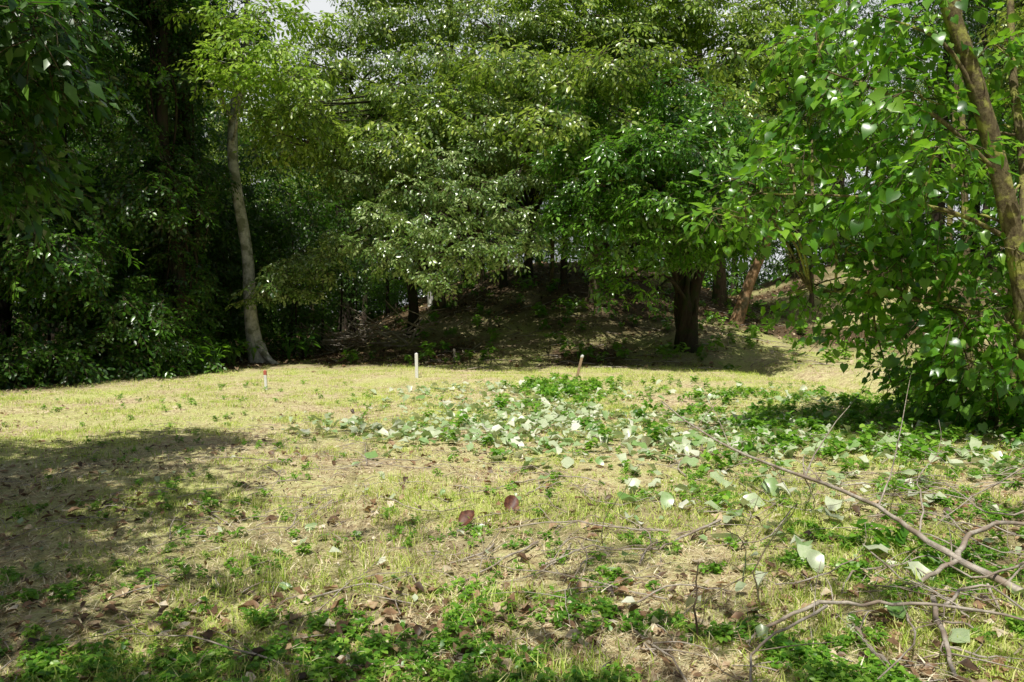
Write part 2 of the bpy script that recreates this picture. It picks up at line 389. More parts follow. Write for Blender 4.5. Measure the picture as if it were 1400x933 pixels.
def inell(n,cx,cy,rx,ry): 
    a=rng.random(n)*6.28; r=np.sqrt(rng.random(n)); return cx+np.cos(a)*r*rx,cy+np.sin(a)*r*ry
def blobs(lst,j=.35):
    xs=[];ys=[]
    for (n,cx,cy,rx,ry) in lst:
        a_,b_=inell(n,cx,cy,rx,ry); k=rng.random(n)<np.clip((vnoise(a_+7,b_,.8)-.3)*3,.1,1); xs.append(a_[k]+rng.normal(0,j,k.sum())); ys.append(b_[k]+rng.normal(0,j,k.sum()))
    return np.concatenate(xs),np.concatenate(ys)
x,y=blobs([(210,3.6,12.8,3.2,2.2),(120,1.1,15.6,.9,1.2),(190,5.0,9.6,2.2,1.5),(150,6.2,12,1.5,2.5),(60,1.8,8.8,2.6,1.2),(30,3.2,5.6,1.6,.9),(30,-.4,12.5,1.8,2),(50,2.5,16,2.4,1.7)])
gscatter('leafy_weeds',x,y,rng.uniform(.3,1.1,len(x)),S_weedb)
def deadleaf(name,mat,L,W,kind,cu):
    mb=MB(); V,Fc=leaf(L,W,kind,rng.uniform(.1,.9)*cu,rng.uniform(-.5,.4)*cu,.13); V[:,2]-=V[:,2].min(); mb.add(V-[L/2,0,0],Fc,0,rng.random())
    return obj(name,mb.mesh(name,[mat]),link=False)
S_dead=[deadleaf(f'dead_{i}',M_dead,.10,.035+.012*(i%4),['broad','el'][i%2],1) for i in range(14)]
S_cut=[deadleaf(f'cut_{i}',M_cut,.18,.12,['heart','broad','el'][i%3],.8) for i in range(9)]
x,y=ground_pts(12000,2.6,14,1.1); x,y=keep(x,y,np.clip(.25+2.2*(vnoise(x,y+30,1.1)-.45),0.05,1)*(1-.5*sstep((y-7)/4)))
gscatter('fallen_leaves',x,y,rng.uniform(.25,1.05,len(x))**1.4,S_dead,.25,.012)
x,y=ground_pts(14000,2.6,16,1.1); gscatter('fallen_leaves',x,y,rng.uniform(.1,.34,len(x))*(1+.02*y),S_dead,.4,.01)
x=rng.uniform(-9,15,8000); y=rng.uniform(20,42,8000); x,y=keep(x,y,litter_mask(x,y))
gscatter('fallen_leaves',x,y,rng.uniform(.8,1.9,len(x)),S_dead,.3,.01)
x,y=blobs([(1100,-.2,11.4,2.7,1.7),(1100,1.6,10.2,3.0,1.9),(460,2.5,14.5,3.4,2.4),(340,-.6,15,2.2,1.8),(420,4.6,8.9,2.4,1.2),(220,2.4,7.2,2.8,1.4),(90,3.2,5.2,2.4,1.2)],.45)
gscatter('cut_leaves',x,y,rng.uniform(.25,1.15,len(x)),S_cut,.28,.035)
x,y=inell(60,1.0,5.2,3.5,1.8); x2,y2=inell(45,-2.2,7,2.4,2.5)
x=np.r_[x,x2]; y=np.r_[y,y2]; gscatter('cut_leaves',x,y,rng.uniform(.2,.55,len(x)),S_cut,.3,.02)
for (px,py,s) in [(628,722,.16),(692,702,.16)]:
    mb=MB(); V,Fc=leaf(s,s*.75,'broad',.9,.35,.1); V=V@Rm(.5,-.5,rng.random()*6).T; V[:,2]-=V[:,2].min(); q=P(px,py); mb.add(V+q,Fc,0,.5); obj('dead_leaf',mb.mesh('dead_leaf',[M_red]))

# ---------------------------------------------------------------- trees
def env(c,r,n,pr,flat=.6,inner=.35):
    out=[]
    for _ in range(n):
        u=rng.normal(size=3); u/=np.linalg.norm(u); k=inner+(1-inner)*rng.random()**.5
        s=rng.uniform(*pr); out.append((np.asarray(c)+u*k*np.asarray(r),(s,s,s*flat)))
    return out
def pixpads(lst,flat): return [(D(px,py,d),(r,r,r*flat)) for px,py,d,r in lst]
b=P(565,460)
t0=[(b+[0,0,-.15]),b+[.03,-.1,1.0],b+[-.02,-.3,1.9]]
t1=[b+[-.02,-.3,1.8],b+[-.5,-.7,2.8],b+[-1.0,-1,4.0]]; t2=[b+[-.02,-.3,1.8],b+[.6,-.5,3.0],b+[1.4,-.6,4.6],b+[2.0,0,6.0]]; t3=[b+[-.02,-.3,1.7],b+[.9,-1.2,2.5],b+[2.4,-1.8,3.3]]
pads=pixpads([(465,325,22,.6),(515,290,21.5,.7),(560,335,21,.7),(600,300,20.5,.8),(650,330,20.5,.65),(700,340,20.5,.5),(695,290,21,.7),(640,255,21,.8),(560,255,21.5,.8),(480,240,22,.7),(710,240,21.5,.7),(600,215,22,.9),(520,210,22.5,.8),(590,372,20.6,.45),(445,345,22.5,.45),(660,200,22.5,.8),(620,350,20.4,.55),(535,360,21,.45),(660,360,20.6,.35),(505,335,21.3,.5),(725,320,20.8,.4),(610,385,20.8,.3)],.34)
tree('understory_tree',[(t0,[.22,.18,.17]),(t1,[.1,.05]),(t2,[.13,.05]),(t3,[.1,.04])],pads,S_grey,42,M_bark_dark,limb=.06,smin=.6,smax=1.1)
b=P(415,478); 
tree('sapling',[([b+[0,0,-.1],D(405,430,b[1]),D(385,395,b[1]),D(360,375,b[1])],[.06,.04,.02])],pixpads([(375,385,23,.55),(400,362,23,.55),(425,395,23,.4),(350,402,23,.35),(445,370,23,.35),(415,345,23.5,.35)],.36),S_grey,42,M_bark_brown,limb=.02,flare=.1)
b=P(600,425); tt=[b+[0,0,-.2],b+[.1,-.2,3],b+[.4,-.8,6.5],b+[.6,-1,9]]
tl=[b+[.1,-.2,3.3],b+[-1.8,-1.8,5.5],b+[-3.5,-2.5,7]]; tr=[b+[.3,-.6,4.5],b+[2.8,-1.5,7],b+[5,-2,8.2]]
pads=pixpads([(470,150,25,1.2),(560,130,24,1.3),(650,150,24,1.3),(740,130,24.5,1.3),(690,90,25,1.4),(600,80,25.5,1.4),(510,90,26,1.3),(780,170,25,1.0),(460,200,25,.9),(750,210,24.5,.9),(420,120,27,1.2),(560,30,27,1.6),(660,30,27,1.6),(750,40,28,1.6),(480,40,28,1.5),(820,100,27,1.2),(620,180,23.5,1.0),(700,170,23.5,.9),(540,175,24,.9),(600,230,26,1.2),(690,230,27,1.2),(540,240,27,1.2),(720,190,28,1.3),(600,-25,28,1.7),(520,-20,28,1.6)],.26)
tree('spreading_tree',[(tt,[.24,.2,.15,.08]),(tl,[.12,.05]),(tr,[.13,.05])],pads,S_mid+S_grey[:2],27,M_bark_brown,smin=.8,smax=1.25)
b=P(985,415); tt=[b+[0,0,-.2],b+[-.2,-.3,3.5],b+[-.8,-.8,7],b+[-1.2,-1,10.5]]
pads=pixpads([(780,20,29,1.7),(850,40,29,1.7),(920,20,29,1.7),(990,30,29,1.7),(1050,60,29,1.5),(880,-20,29,1.8),(960,-40,29,1.8),(830,-40,29,1.8),(1010,110,29,1.3),(800,90,30,1.4),(1080,0,30,1.5),(740,-10,30,1.6),(900,90,30,1.4),(700,-60,28,1.8)],.32)
tree('canopy_tree',[(tt,[.28,.22,.16,.07])],pads,S_mid+S_yel[:2],18,M_bark_brown,smin=1,smax=1.5)
pads=[]
for i in range(66):
    x,y=rng.uniform(-6,8),rng.uniform(20.5,33); r=rng.uniform(.9,1.5); pads.append((np.array([x,y,Hf(x,y)*.6+rng.uniform(6,9)]),(r,r,r*.35)))
b=P(720,378); b2=P(640,388)
tree('canopy_tree',[([b+[0,0,-.2],b+[.3,0,4],b+[.2,-2,7]],[.2,.15,.08]),([b2+[0,0,-.2],b2+[-.3,-1,4],b2+[-1.2,-2.5,6.5]],[.17,.12,.06])],pads,S_mid,15,M_bark_dark,limb=.07,smin=.9,smax=1.4)
b=P(938,480)
def twist(dx,dy,ph,r0,top,div):
    return ([b+[dx*math.cos(ph+z*1.1)+div[0]*max(0,z-1.3),dy*math.sin(ph+z*1.1)+div[1]*max(0,z-1.3),z-.15] for z in np.linspace(0,top,9)],[r0,r0*.9,r0*.8,r0*.55])
trs=[([b+[0,0,-.2],b+[-.03,0,1.1],b+[-.12,0,1.9],b+[-.55,-.2,3.3],b+[-1.0,-.4,5.2],b+[-1.2,-.2,7.5]],[.3,.26,.24,.17,.1,.05]),
     ([b+[.1,0,-.2],b+[.12,.05,1.1],b+[.25,0,2.0],b+[.6,-.2,3.4],b+[1.0,-.4,5.5],b+[1.2,.3,8]],[.27,.24,.2,.15,.1,.05])]
for k in range(5): trs.append(twist(.26+.05*(k%2),.26,k*1.35,.075+.02*(k%3),rng.uniform(2.4,3.6),(rng.uniform(-.2,.2),-.05)))
pads=env(D(905,225,22),(3.1,2.6,2.6),38,(.6,1.1),.34,.3)
pads+=pixpads([(790,270,21,.7),(775,215,21.5,.7),(820,300,20.5,.6),(870,325,20.3,.6),(930,310,20,.6),(830,245,20,.8),(900,270,19.7,.8),(970,270,20,.8),(1010,225,21,.8),(860,385,21,.45),(895,400,21.5,.3),(800,340,21,.45),(1020,330,22,.5),(840,355,20.8,.5),(780,310,21,.4),(990,310,20.5,.5),(760,290,21,.4),(830,390,21.5,.3)],.34)
tree('dark_trunk_tree',trs,pads,S_emer,27,M_bark_dark,flare=.35,limb=.08,smin=.65,smax=1.15)
b=P(355,496); hd=D(318,205,b[1]); 
tt=[b+[0,0,-.2],D(343,430,b[1]),D(338,350,b[1]),D(326,275,b[1]),hd,D(322,130,b[1]),D(335,60,b[1]),D(340,-40,b[1])]
root=[( [b+[.05,-.1,.5],b+[.35,-.3,.15],b+[.8,-.5,-.1]],[.12,.05])]
pads=pixpads([(350,100,20,.75),(305,80,20,.65),(400,105,20,.65),(345,55,20,.7),(290,115,20.5,.4),(360,20,21,.8),(388,68,20,.5),(300,25,21,.7),(425,25,21.5,.5),(330,130,20.3,.35)],.18)
tree('pale_trunk_tree',[(tt,[.25,.19,.17,.16,.15,.12,.1,.07])]+root,pads,S_yel,28,M_bark_pale,flare=.4,limb=.05,droop=(-.1,.6))
b=P(1005,440); d=b[1]
tree('leaning_tree',[([b+[0,0,-.2],D(1022,395,d),D(1042,345,d),D(1062,290,d),D(1082,220,d),D(1100,130,d)],[.24,.2,.19,.18,.15,.09])],env(D(1090,120,d),(3,2.5,2.5),20,(.7,1.2),.36),S_emer,18,M_bark_orange,flare=.35)
for (px,py,top,w) in [(248,505,(225,0),.2),(262,500,(262,60),.12),(232,500,(243,150),.1)]:
    b=P(px,py); d=b[1]; q=D(top[0],top[1],d)
    mids=[b+(q-b)*t+rng.normal(0,.12,3)*[1,1,0] for t in (.25,.5,.75)]
    main=[b+[0,0,-.2]]+mids+[q,q+[.1,0,3]]
    vines=[([m+rng.normal(0,w*1.1,3)*[1,1,0] for m in main],[.035,.03,.02]) for _ in range(5)]
    tree('vine_covered_tree',[(main,[w,w*.85,w*.75,w*.6,w*.4])]+vines,[(b+(q-b)*t+rng.normal(0,.3,3),(.45,.45,.8)) for t in np.linspace(.05,1,11)]+env(q+[-.8,1,2.5],(2,2,1.6),9,(.7,1.2)),S_wall,18,M_bark_dark)
pads=[]
for i in range(175):
    s=rng.random(); base=np.array([-13,13.,0])*(1-s)+np.array([-8.8,21.5,0])*s
    dep=rng.random()**1.5*3.5; q=base+np.array([-.85,.5,0])*dep; z=rng.random()**.9*14
    q=q+[.9*math.sin(z*1.3+s*9),0,z+.3]; r=rng.uniform(.55,1.25); pads.append((q,(r,r,r*.65)))
for i in range(26):
    s=i/25; q=np.array([-13,13.,.4])*(1-s)+np.array([-8.5,21.2,.4])*s; pads.append((q+rng.normal(0,.2,3),(.8,.8,.7)))
mb=MB()
for i in range(9):
    q=np.array([-13.5-rng.random()*2,14+i*1.1,0]); tube(mb,[q,q+[.3,0,5],q+[-.1,.3,10],q+[.2,0,15]],[.2,.15,.06],8)
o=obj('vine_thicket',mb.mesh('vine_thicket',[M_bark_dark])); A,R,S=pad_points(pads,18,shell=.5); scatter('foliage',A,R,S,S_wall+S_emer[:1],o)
pads=[]
for i in range(90):
    x=rng.uniform(-24,-9.5); y=rng.uniform(19,30) if x>-14 else rng.uniform(15,30); 
    if x>-11 and y<23: y+=5
    r=rng.uniform(1.2,2.1); pads.append(((x,y,rng.uniform(.6,11)),(r,r,r*.8)))
for px,py,r in [(395,480,.7),(420,465,.6),(300,500,.7),(275,470,.8),(440,440,.8),(400,430,.9),(330,470,.6),(300,420,.9),(230,490,.7)]:
    pads.append((P(px,min(py+15,500))+[0,1.5,.5+rng.random()],(r*1.3,r*1.3,r)))
for i in range(60):
    q=np.array([rng.uniform(-14,-6.5),rng.uniform(26,36),0]); q[2]=Hf(q[0],q[1])+rng.uniform(.4,6.5); r=rng.uniform(.9,1.6); pads.append((q,(r,r,r)))
mb=MB(); 
for c,r in pads[::3]: c=np.asarray(c); g=np.array([c[0],c[1],Hf(c[0],c[1])-.1]); tube(mb,[g,(g+c)/2+[.1,0,0],c],[.05,.02],5)
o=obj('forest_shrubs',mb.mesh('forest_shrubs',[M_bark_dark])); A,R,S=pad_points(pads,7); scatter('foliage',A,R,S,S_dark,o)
S_bl=[]
for k in range(3):
    mb=MB()
    for i in range(11):
        a=i*2.4+rng.normal(0,.2); e=np.array([math.cos(a)*.25,math.sin(a)*.25,.5+.05*i]); tube(mb,[np.zeros(3),e*[.4,.4,.7],e],[.012,.006],4,0,3,0)
        V,Fc=leaf(.42,.19,'broad',.2,-.35); mb.add(V@Rm(rng.normal(0,.2),rng.uniform(-.3,.4),a).T+e,Fc,0,rng.random())
    S_bl.append(obj(f'bl_{k}',mb.mesh(f'bl_{k}',[M_leaf_vivid]),link=False))
for px,py,s in [(245,503,1.3),(215,510,1.0),(395,495,.9),(285,503,.8),(320,500,.7),(265,512,.7),(1230,560,.6)]:
    q=P(px,py); scatter('broadleaf_plant',[q,q+[.4,.5,.1]],[(0,0,rng.random()*6)]*2,[s,s*.9],S_bl)
x=rng.uniform(-5,12,220); y=rng.uniform(23,40,220); gscatter('seedlings',x,y,rng.uniform(.8,2.4,220),S_weedb)
for (px,py,w,top,bk) in [(688,392,.16,9,0),(770,388,.15,10,0),(812,412,.22,11,1),(828,370,.12,9,0),(755,395,.1,8,1),(500,440,.18,10,1),(530,430,.1,9,0),(1095,380,.14,9,0),(1110,420,.1,8,1),(450,440,.2,12,0),(480,452,.1,9,0),(590,418,.13,9,2),(428,470,.1,9,1),(660,385,.1,9,1)]:
    b=P(px,py); l=rng.normal(0,.5,2)
    tt=[b+[0,0,-.2],b+[l[0]*.2,l[1]*.2,top*.3],b+[l[0]*.7,l[1],top*.65],b+[l[0],l[1],top]]
    tree('forest_tree',[(tt,[w,w*.8,w*.6,w*.25])],env(b+[l[0],l[1],top*.8],(2.6,2.6,2.6),11,(.8,1.3),.36),[S_mid,S_emer,S_bg,S_bge][rng.integers(4)],11,[M_bark_dark,M_bark_brown,M_bark_pale][bk],flare=.4,limb=.06)
mb=MB(); pads=[]; padsE=[]
k=0
while k<80:
    x=rng.uniform(-42,46); y=rng.uniform(28,60)
    if -7<x<15 and y<46: continue
    if 9<x<14 and y<34: continue
    k+=1; h=rng.uniform(13,21); z=Hf(x,y); l=rng.normal(0,.8,2); w=rng.uniform(.12,.35)
    tube(mb,[(x,y,z-.2),(x+l[0]*.3,y+l[1]*.3,z+h*.4),(x+l[0],y+l[1],z+h*.9)],[w,w*.7,w*.3],8,0,5,.06,.4)
    e=env((x+l[0],y+l[1],z+h*.7),(3.2,3.2,h*.32),20,(1.0,1.9),.5)
    (pads if rng.random()<.5 else padsE).extend(e)
for i in range(110):
    x=rng.uniform(-40,44); y=rng.uniform(45,58) if -10<x<20 else rng.uniform(32,58); r=rng.uniform(1.2,2.4)
    padsE.append(((x,y,Hf(x,y)+rng.uniform(.5,6)),(r,r,r*.8)))
for i in range(70):
    x=rng.uniform(-9,22); y=rng.uniform(42.5,48); r=rng.uniform(1.2,2.0); padsE.append(((x,y,Hf(x,y)+rng.uniform(.3,7)),(r,r,r*.8)))
belt=[]
for i in range(190):
    s=rng.uniform(-1,1); x=2+s*62; y=64-24*s*s+rng.uniform(-2,5); r=rng.uniform(2,3.6)
    belt.append(((x,y,Hf(x,y)+rng.random()**1.3*17),(r,r,r*.8)))
for i in range(42):
    s=-1+2*i/41; x=2+s*62; y=64-24*s*s; belt.append(((x,y,Hf(x,y)+1.2),(2.6,2.0,2.2)))
    belt.append(((x+1,y+1,Hf(x,y)+4.5),(2.6,2.0,2.4)))
o=obj('background_forest',mb.mesh('background_forest',[M_bark_dark]))
A,R,S=pad_points(pads,3.6); scatter('foliage_light',A,R,S,S_bg,o)
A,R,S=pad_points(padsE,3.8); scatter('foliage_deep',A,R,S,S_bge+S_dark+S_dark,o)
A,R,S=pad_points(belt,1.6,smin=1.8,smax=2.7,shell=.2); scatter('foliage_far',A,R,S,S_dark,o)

# right foreground tree (heart-shaped leaves)
tt=[D(1440,640,9.3),D(1412,500,9.2),D(1395,380,9.1),D(1368,240,9),D(1335,120,8.9),D(1295,0,8.8),D(1270,-120,8.7)]
tt[0][2]=Hf(tt[0][0],tt[0][1])-.1
t2=[D(1398,390,9.1),D(1400,230,9.4),D(1385,100,9.6),D(1380,-60,9.8)]
br=[[D(1385,330,9.1),D(1300,290,9),D(1180,270,9.2),D(1040,265,9.4)],[D(1368,240,9),D(1280,160,8.9),D(1190,120,9.2),D(1110,90,9.6)],[D(1345,150,8.9),D(1290,60,8.8),D(1200,20,9)],[D(1400,450,9.2),D(1300,420,9.6),D(1180,400,10.2),D(1110,400,10.6)]]
hp=[(1040,255,9.6,.4),(1000,288,9.4,.26),(975,292,9.3,.16),(1075,210,9.8,.45),(1110,170,10,.6),(1180,265,9.4,.6),(1120,290,9.8,.4),(1200,100,9.4,.6),(1280,200,8.8,.5),(1355,60,9.3,.4),(1250,340,9.7,.6),(1340,310,9.4,.4),(1180,395,10.6,.5),(1110,400,10.8,.3),(1300,420,9.8,.6),(1390,420,9.3,.35),(1240,480,11.5,.6),(1330,520,10.2,.6),(1390,560,9.8,.5),(1120,60,10,.6),(1250,20,9.2,.55),(1180,180,9.8,.5),(1230,240,9,.4),(1200,330,10,.4),(1290,300,9.5,.4),(1180,440,11.5,.4),(1080,350,10.5,.22),(1260,130,8.8,.4),(1150,335,10,.3),(1330,430,9.2,.4),(1150,120,9.6,.35),(1080,400,10.8,.18),(1040,300,9.6,.2),
(1340,170,10,.5),(1400,270,9.8,.4),(1390,340,8.9,.25),(1300,240,10,.5),(1240,190,10.2,.5),(1160,30,10.5,.5),(1390,130,9.8,.4),(1310,360,10.5,.6),(1360,480,9.6,.5),(1280,540,11,.5),(1210,400,11.5,.5),(1230,560,12.5,.5)]
tree('heart_leaved_tree',[(tt,[.14,.12,.11,.1,.095,.085,.07]),(t2,[.06,.05,.035])]+[(q,[.03,.02,.008]) for q in br],pixpads(hp,.5),S_heart,32,M_bark_moss,flare=.3,limb=.02,smin=.6,smax=1.15,droop=(.1,1.1),shell=.1)
pads=[]
for i in range(105):
    s=rng.random(); base=np.array([7.4,9.0,0])*(1-s)+np.array([10,18.,0])*s
    z=rng.random()*9; q=base+np.array([1,.1,0])*rng.random()**1.3*5; r=rng.uniform(.5,1.0)
    pads.append((q+[0.12*z,0,z+.3],(r,r,r*.6)))
for i in range(16):
    s=i/15; q=np.array([6.9,9.2,.35])*(1-s)+np.array([9.0,17.5,.35])*s; pads.append((q+rng.normal(0,.2,3),(.6,.6,.5)))
mb=MB()
for px,dd,lean in [(1385,11,.3),(1330,12.5,-.2),(1290,14,.1),(1360,10.5,.5)]:
    q=D(px,424,dd); q[2]=0; tube(mb,[q,q+[lean,0,4],q+[lean*2.5,0,9]],[.07,.05,.03],6)
o=obj('shrub_thicket',mb.mesh('shrub_thicket',[M_bark_moss])); A,R,S=pad_points(pads,13,shell=.4); scatter('foliage',A,R,S,S_emer+S_heart[:2]+S_wall[:2],o)

# shade trees around the clearing, beside and behind the viewpoint
def up(gx,gy,z): return np.array([gx,gy,0])+SUN*z
b=np.array([-7.2,1.2,-.1])
dense=[(up(gx,gy,z*.72),(r,r,r*.35)) for gx,gy,r,z in [(-5.8,8.6,.9,9),(-4.9,7.9,.8,8.5),(-4.1,7.3,.8,8.6),(-5.4,7.2,1.0,8.2),(-4.2,6.3,.8,8),(-3.3,6.6,.6,8.2),(-5.6,6.0,1,8),(-3.6,5.5,.7,7.5),(-4.6,5.2,.9,7.5),(-3.2,4.9,.6,7.5),(-6.8,8.6,1,9),(-7,7,1.2,8),(-8.5,9.3,1,10),(-4.8,4.2,.8,7),(-2.8,5.7,.25,7.5),(-3.9,8.4,.4,9),(-3.4,4.2,.6,7.5),(-6,7.8,.9,9),(-4.5,6.8,.8,8),(-2.8,4.2,.4,7.5),(-2.7,7.2,.22,8.4),(-2.9,6.3,.2,8),(-2.4,5.1,.15,7.5),(-3.3,7.9,.2,8.5)]]
dense+=[(D(px,py,7.6),(r,r,r)) for px,py,r in [(10,60,.4),(-20,150,.5),(10,190,.25),(40,0,.4),(-40,20,.6),(-60,230,.4)]]
tree('shade_tree',[([b,b+[.1,0,3],b+[.4,.5,5.5],b+[1,1,8]],[.3,.25,.2,.1]),([b+[.2,.2,4],b+[1.2,3,4.9],b+[2,6.4,4.6]],[.12,.04])],dense,S_near+S_dark[:1],60,M_bark_dark,limb=.03)
lite=[(up(gx,gy,z*.8),(r,r,r*.35)) for gx,gy,r,z in [(-3.0,3.9,.6,6.5),(-2.2,3.6,.5,6.3),(-1.4,3.4,.45,6),(-.4,3.45,.35,6),(.5,3.5,.3,6.2),(-2.6,3.0,.6,6),(-1,2.8,.6,6),(.6,2.8,.5,6.3),(1.6,3.3,.3,6.5),(-2.6,9.9,.25,10),(-1.8,10.3,.2,10),(2.6,3.9,.28,7),(3.8,3.6,.35,7),(-1.8,4.2,.22,6.5),(1.3,4.2,.2,7),(3.2,5,.2,7),(-2.3,6.8,.18,8),(-1.6,5.0,.16,7),(2.2,5.6,.18,8),(4.4,6.2,.25,8),(.2,4.6,.16,7),(-.9,4.2,.18,6.5),(.7,5.3,.12,7),(-.6,5.8,.12,7),(1.8,4.7,.13,7),(3.6,6.9,.2,8)]]
b=np.array([-2.6,-3.2,-.1])
tree('shade_tree',[([b,b+[.1,.3,2.5],b+[.4,1.2,4.2],b+[.6,2.0,5.0]],[.22,.18,.12,.05])],lite,S_near+S_dark[:1],46,M_bark_dark,limb=.012)

# ---------------------------------------------------------------- fallen branches
def branchobj(name,lines,mat=M_twig):
    mb=MB()
    for pts,r0,r1 in lines:
        Q=[P(px,py,h)+[0,0,r0*.6] for px,py,h in pts]; tube(mb,Q,[r0,(r0+r1)/2,r1],7,0,4,.08,0,.006)
        C=crom(Q,4)
        for _ in range(int(len(C)/3.5)):
            s=C[rng.integers(1,len(C)-1)]; dd=rng.normal(0,1,3); dd[2]=abs(dd[2])*.5; dd/=np.linalg.norm(dd); l=rng.uniform(.12,.5)
            e=s+dd*l; tube(mb,[s,s+dd*l*.5+rng.normal(0,.025,3),e],[max(.002,r0*.35),.0015],4,0,3,0)
    return obj(name,mb.mesh(name,[mat]))
branchobj('fallen_branch',[([(1400,815,.05),(1310,768,.12),(1255,735,.2),(1200,695,.25),(1100,655,.3),(1000,615,.3),(940,578,.3),(905,550,.3)],.022,.007),
 ([(1310,768,.12),(1325,735,.18),(1370,718,.2),(1440,722,.2)],.018,.01),([(1310,768,.12),(1270,790,.06),(1238,822,.01)],.015,.009),
 ([(1255,735,.2),(1262,690,.3),(1255,655,.4),(1290,615,.5)],.007,.003),([(1100,655,.3),(1130,595,.35),(1185,528,.5)],.009,.003),([(1200,695,.25),(1225,620,.5),(1250,490,.9)],.007,.002),
 ([(1000,615,.3),(975,560,.4),(955,515,.5)],.005,.002),([(1100,655,.3),(1115,690,.1),(1105,700,.02)],.005,.003)])
branchobj('fallen_branch',[([(1120,825,.1),(1050,858,.05),(1020,880,.02)],.01,.006),([(1120,825,.1),(1200,828,.1),(1290,830,.1),(1400,850,.08)],.011,.006),([(1275,820,.08),(1290,880,.05),(1315,945,.02)],.014,.008),([(1168,858,.04),(1195,895,.03),(1240,935,.02)],.013,.009),
 ([(1290,830,.1),(1340,800,.15),(1420,850,.1)],.009,.005),([(1130,830,.1),(1060,870,.1),(1030,900,.1),(1025,950,.1)],.008,.004),([(1400,770,.1),(1330,790,.12),(1270,760,.1),(1190,790,.02)],.007,.003),
 ([(1240,840,.05),(1250,880,.1),(1200,930,.1)],.006,.003),([(1350,800,.1),(1380,850,.02),(1440,870,.02)],.008,.004),([(1290,885,.05),(1350,900,.03),(1400,890,.02)],.006,.003),
 ([(1290,700,.1),(1340,745,.1),(1400,760,.1)],.006,.003),([(1180,745,.05),(1230,790,.05),(1300,810,.08),(1390,830,.1)],.006,.003),([(1060,800,.02),(1120,790,.1),(1180,760,.1)],.005,.003),
 ([(1400,640,.2),(1330,680,.2),(1280,720,.1)],.006,.003),([(1420,700,.3),(1350,700,.25),(1290,660,.3)],.007,.003),([(1330,860,.05),(1290,850,.08),(1220,870,.02)],.006,.003)])
branchobj('fallen_branch',[([(735,742,.02),(700,760,.04),(655,785,.02),(620,800,.01)],.009,.004),([(675,745,.02),(660,758,.03),(612,772,.01)],.009,.005),([(740,775,.02),(800,750,.06),(840,750,.05)],.008,.003),([(985,712,.03),(930,738,.05),(890,752,.04),(830,752,.02)],.01,.004),([(890,752,.04),(885,730,.08),(840,700,.15)],.005,.002),([(1080,700,.05),(1040,740,.05),(960,745,.03)],.006,.003),([(1010,660,.05),(1060,690,.05),(1150,700,.03)],.006,.003),([(520,680,.02),(590,700,.04),(650,690,.02)],.005,.003),([(780,660,.04),(830,690,.05),(900,680,.02)],.005,.003),([(420,820,.02),(500,800,.03),(560,815,.02)],.006,.003),([(860,830,.02),(930,800,.05),(1000,810,.02)],.006,.003)])
branchobj('upright_twig',[([(952,880,.0),(950,820,.2),(955,770,.35)],.006,.003),([(1040,830,.0),(1035,770,.2),(1090,690,.45),(1060,720,.5)],.005,.002),([(1015,800,.0),(1020,750,.15),(990,720,.3)],.005,.002),([(820,750,.0),(825,715,.12),(845,680,.25)],.004,.002)],M_bark_brown)
# loose forked dead branches strewn over the right and centre foreground
mb=MB()
for i in range(85):
    x=rng.uniform(.2,5.5) if i<66 else rng.uniform(-3,1); y=rng.uniform(3.4,10) ; a=rng.random()*6.28; l=rng.uniform(.4,1.5); bend=rng.normal(0,.5); pts=[]
    if x>.72*y+.6: continue
    for t in np.linspace(0,1,5):
        aa=a+bend*t; qx=x+math.cos(aa)*l*t; qy=y+math.sin(aa)*l*t; pts.append(np.array([qx,qy,Hf(qx,qy)+.015+.09*math.sin(t*3)*rng.random()]))
    r=rng.uniform(.003,.009); tube(mb,pts,[r,r*.4],5,0,3,.05,0,.004)
    for j in (1,2,3):
        if rng.random()<.7:
            aa=a+rng.choice([-1,1])*rng.uniform(.4,1); ll=l*rng.uniform(.2,.4); s=pts[j]; e=s+[math.cos(aa)*ll,math.sin(aa)*ll,0]; e[2]=Hf(e[0],e[1])+rng.uniform(.01,.1)
            tube(mb,[s,(s+e)/2+[0,0,.02],e],[r*.6,r*.25],4,0,3,0)
obj('dead_branches',mb.mesh('dead_branches',[M_twig]))
mb=MB(); c=P(500,478)
for i in range(60):
    a=rng.uniform(-.9,.9)+(math.pi if rng.random()<.5 else 0); L_=rng.uniform(.8,2.2); s=c+rng.normal(0,1,3)*[.9,.4,0]; s[2]=Hf(s[0],s[1])+rng.uniform(.05,.6)
    e=s+np.array([math.cos(a)*L_,math.sin(a)*L_*.5,rng.uniform(-.1,1.0)]); e[2]=max(e[2],Hf(e[0],e[1])+.03)
    tube(mb,[s,(s+e)/2+rng.normal(0,.15,3),e],[rng.uniform(.02,.05),.014],5,0,4,.05)
obj('brush_pile',mb.mesh('brush_pile',[M_twig]))
mb=MB()
for i in range(190):
    x=rng.uniform(-4,11); y=rng.uniform(21,38); a=rng.random()*6.28; l=rng.uniform(.2,1.2); s=np.array([x,y,Hf(x,y)+.02]); e=s+[math.cos(a)*l,math.sin(a)*l,0]; e[2]=Hf(e[0],e[1])+.03
    tube(mb,[s,(s+e)/2+[0,0,.03],e],[.018,.006],4,0,2,0)
for i in range(900):
    x,y=rng.uniform(-5,6),rng.uniform(3,12); a=rng.random()*6.28; l=rng.uniform(.06,.4); s=np.array([x,y,Hf(x,y)+.015]); e=s+[math.cos(a)*l,math.sin(a)*l,0]; e[2]=Hf(e[0],e[1])+.02
    tube(mb,[s,(s+e)/2+[rng.normal(0,.02),rng.normal(0,.02),.02],e],[.0045,.002],4,0,2,0)
obj('fallen_twigs',mb.mesh('fallen_twigs',[M_twig]))

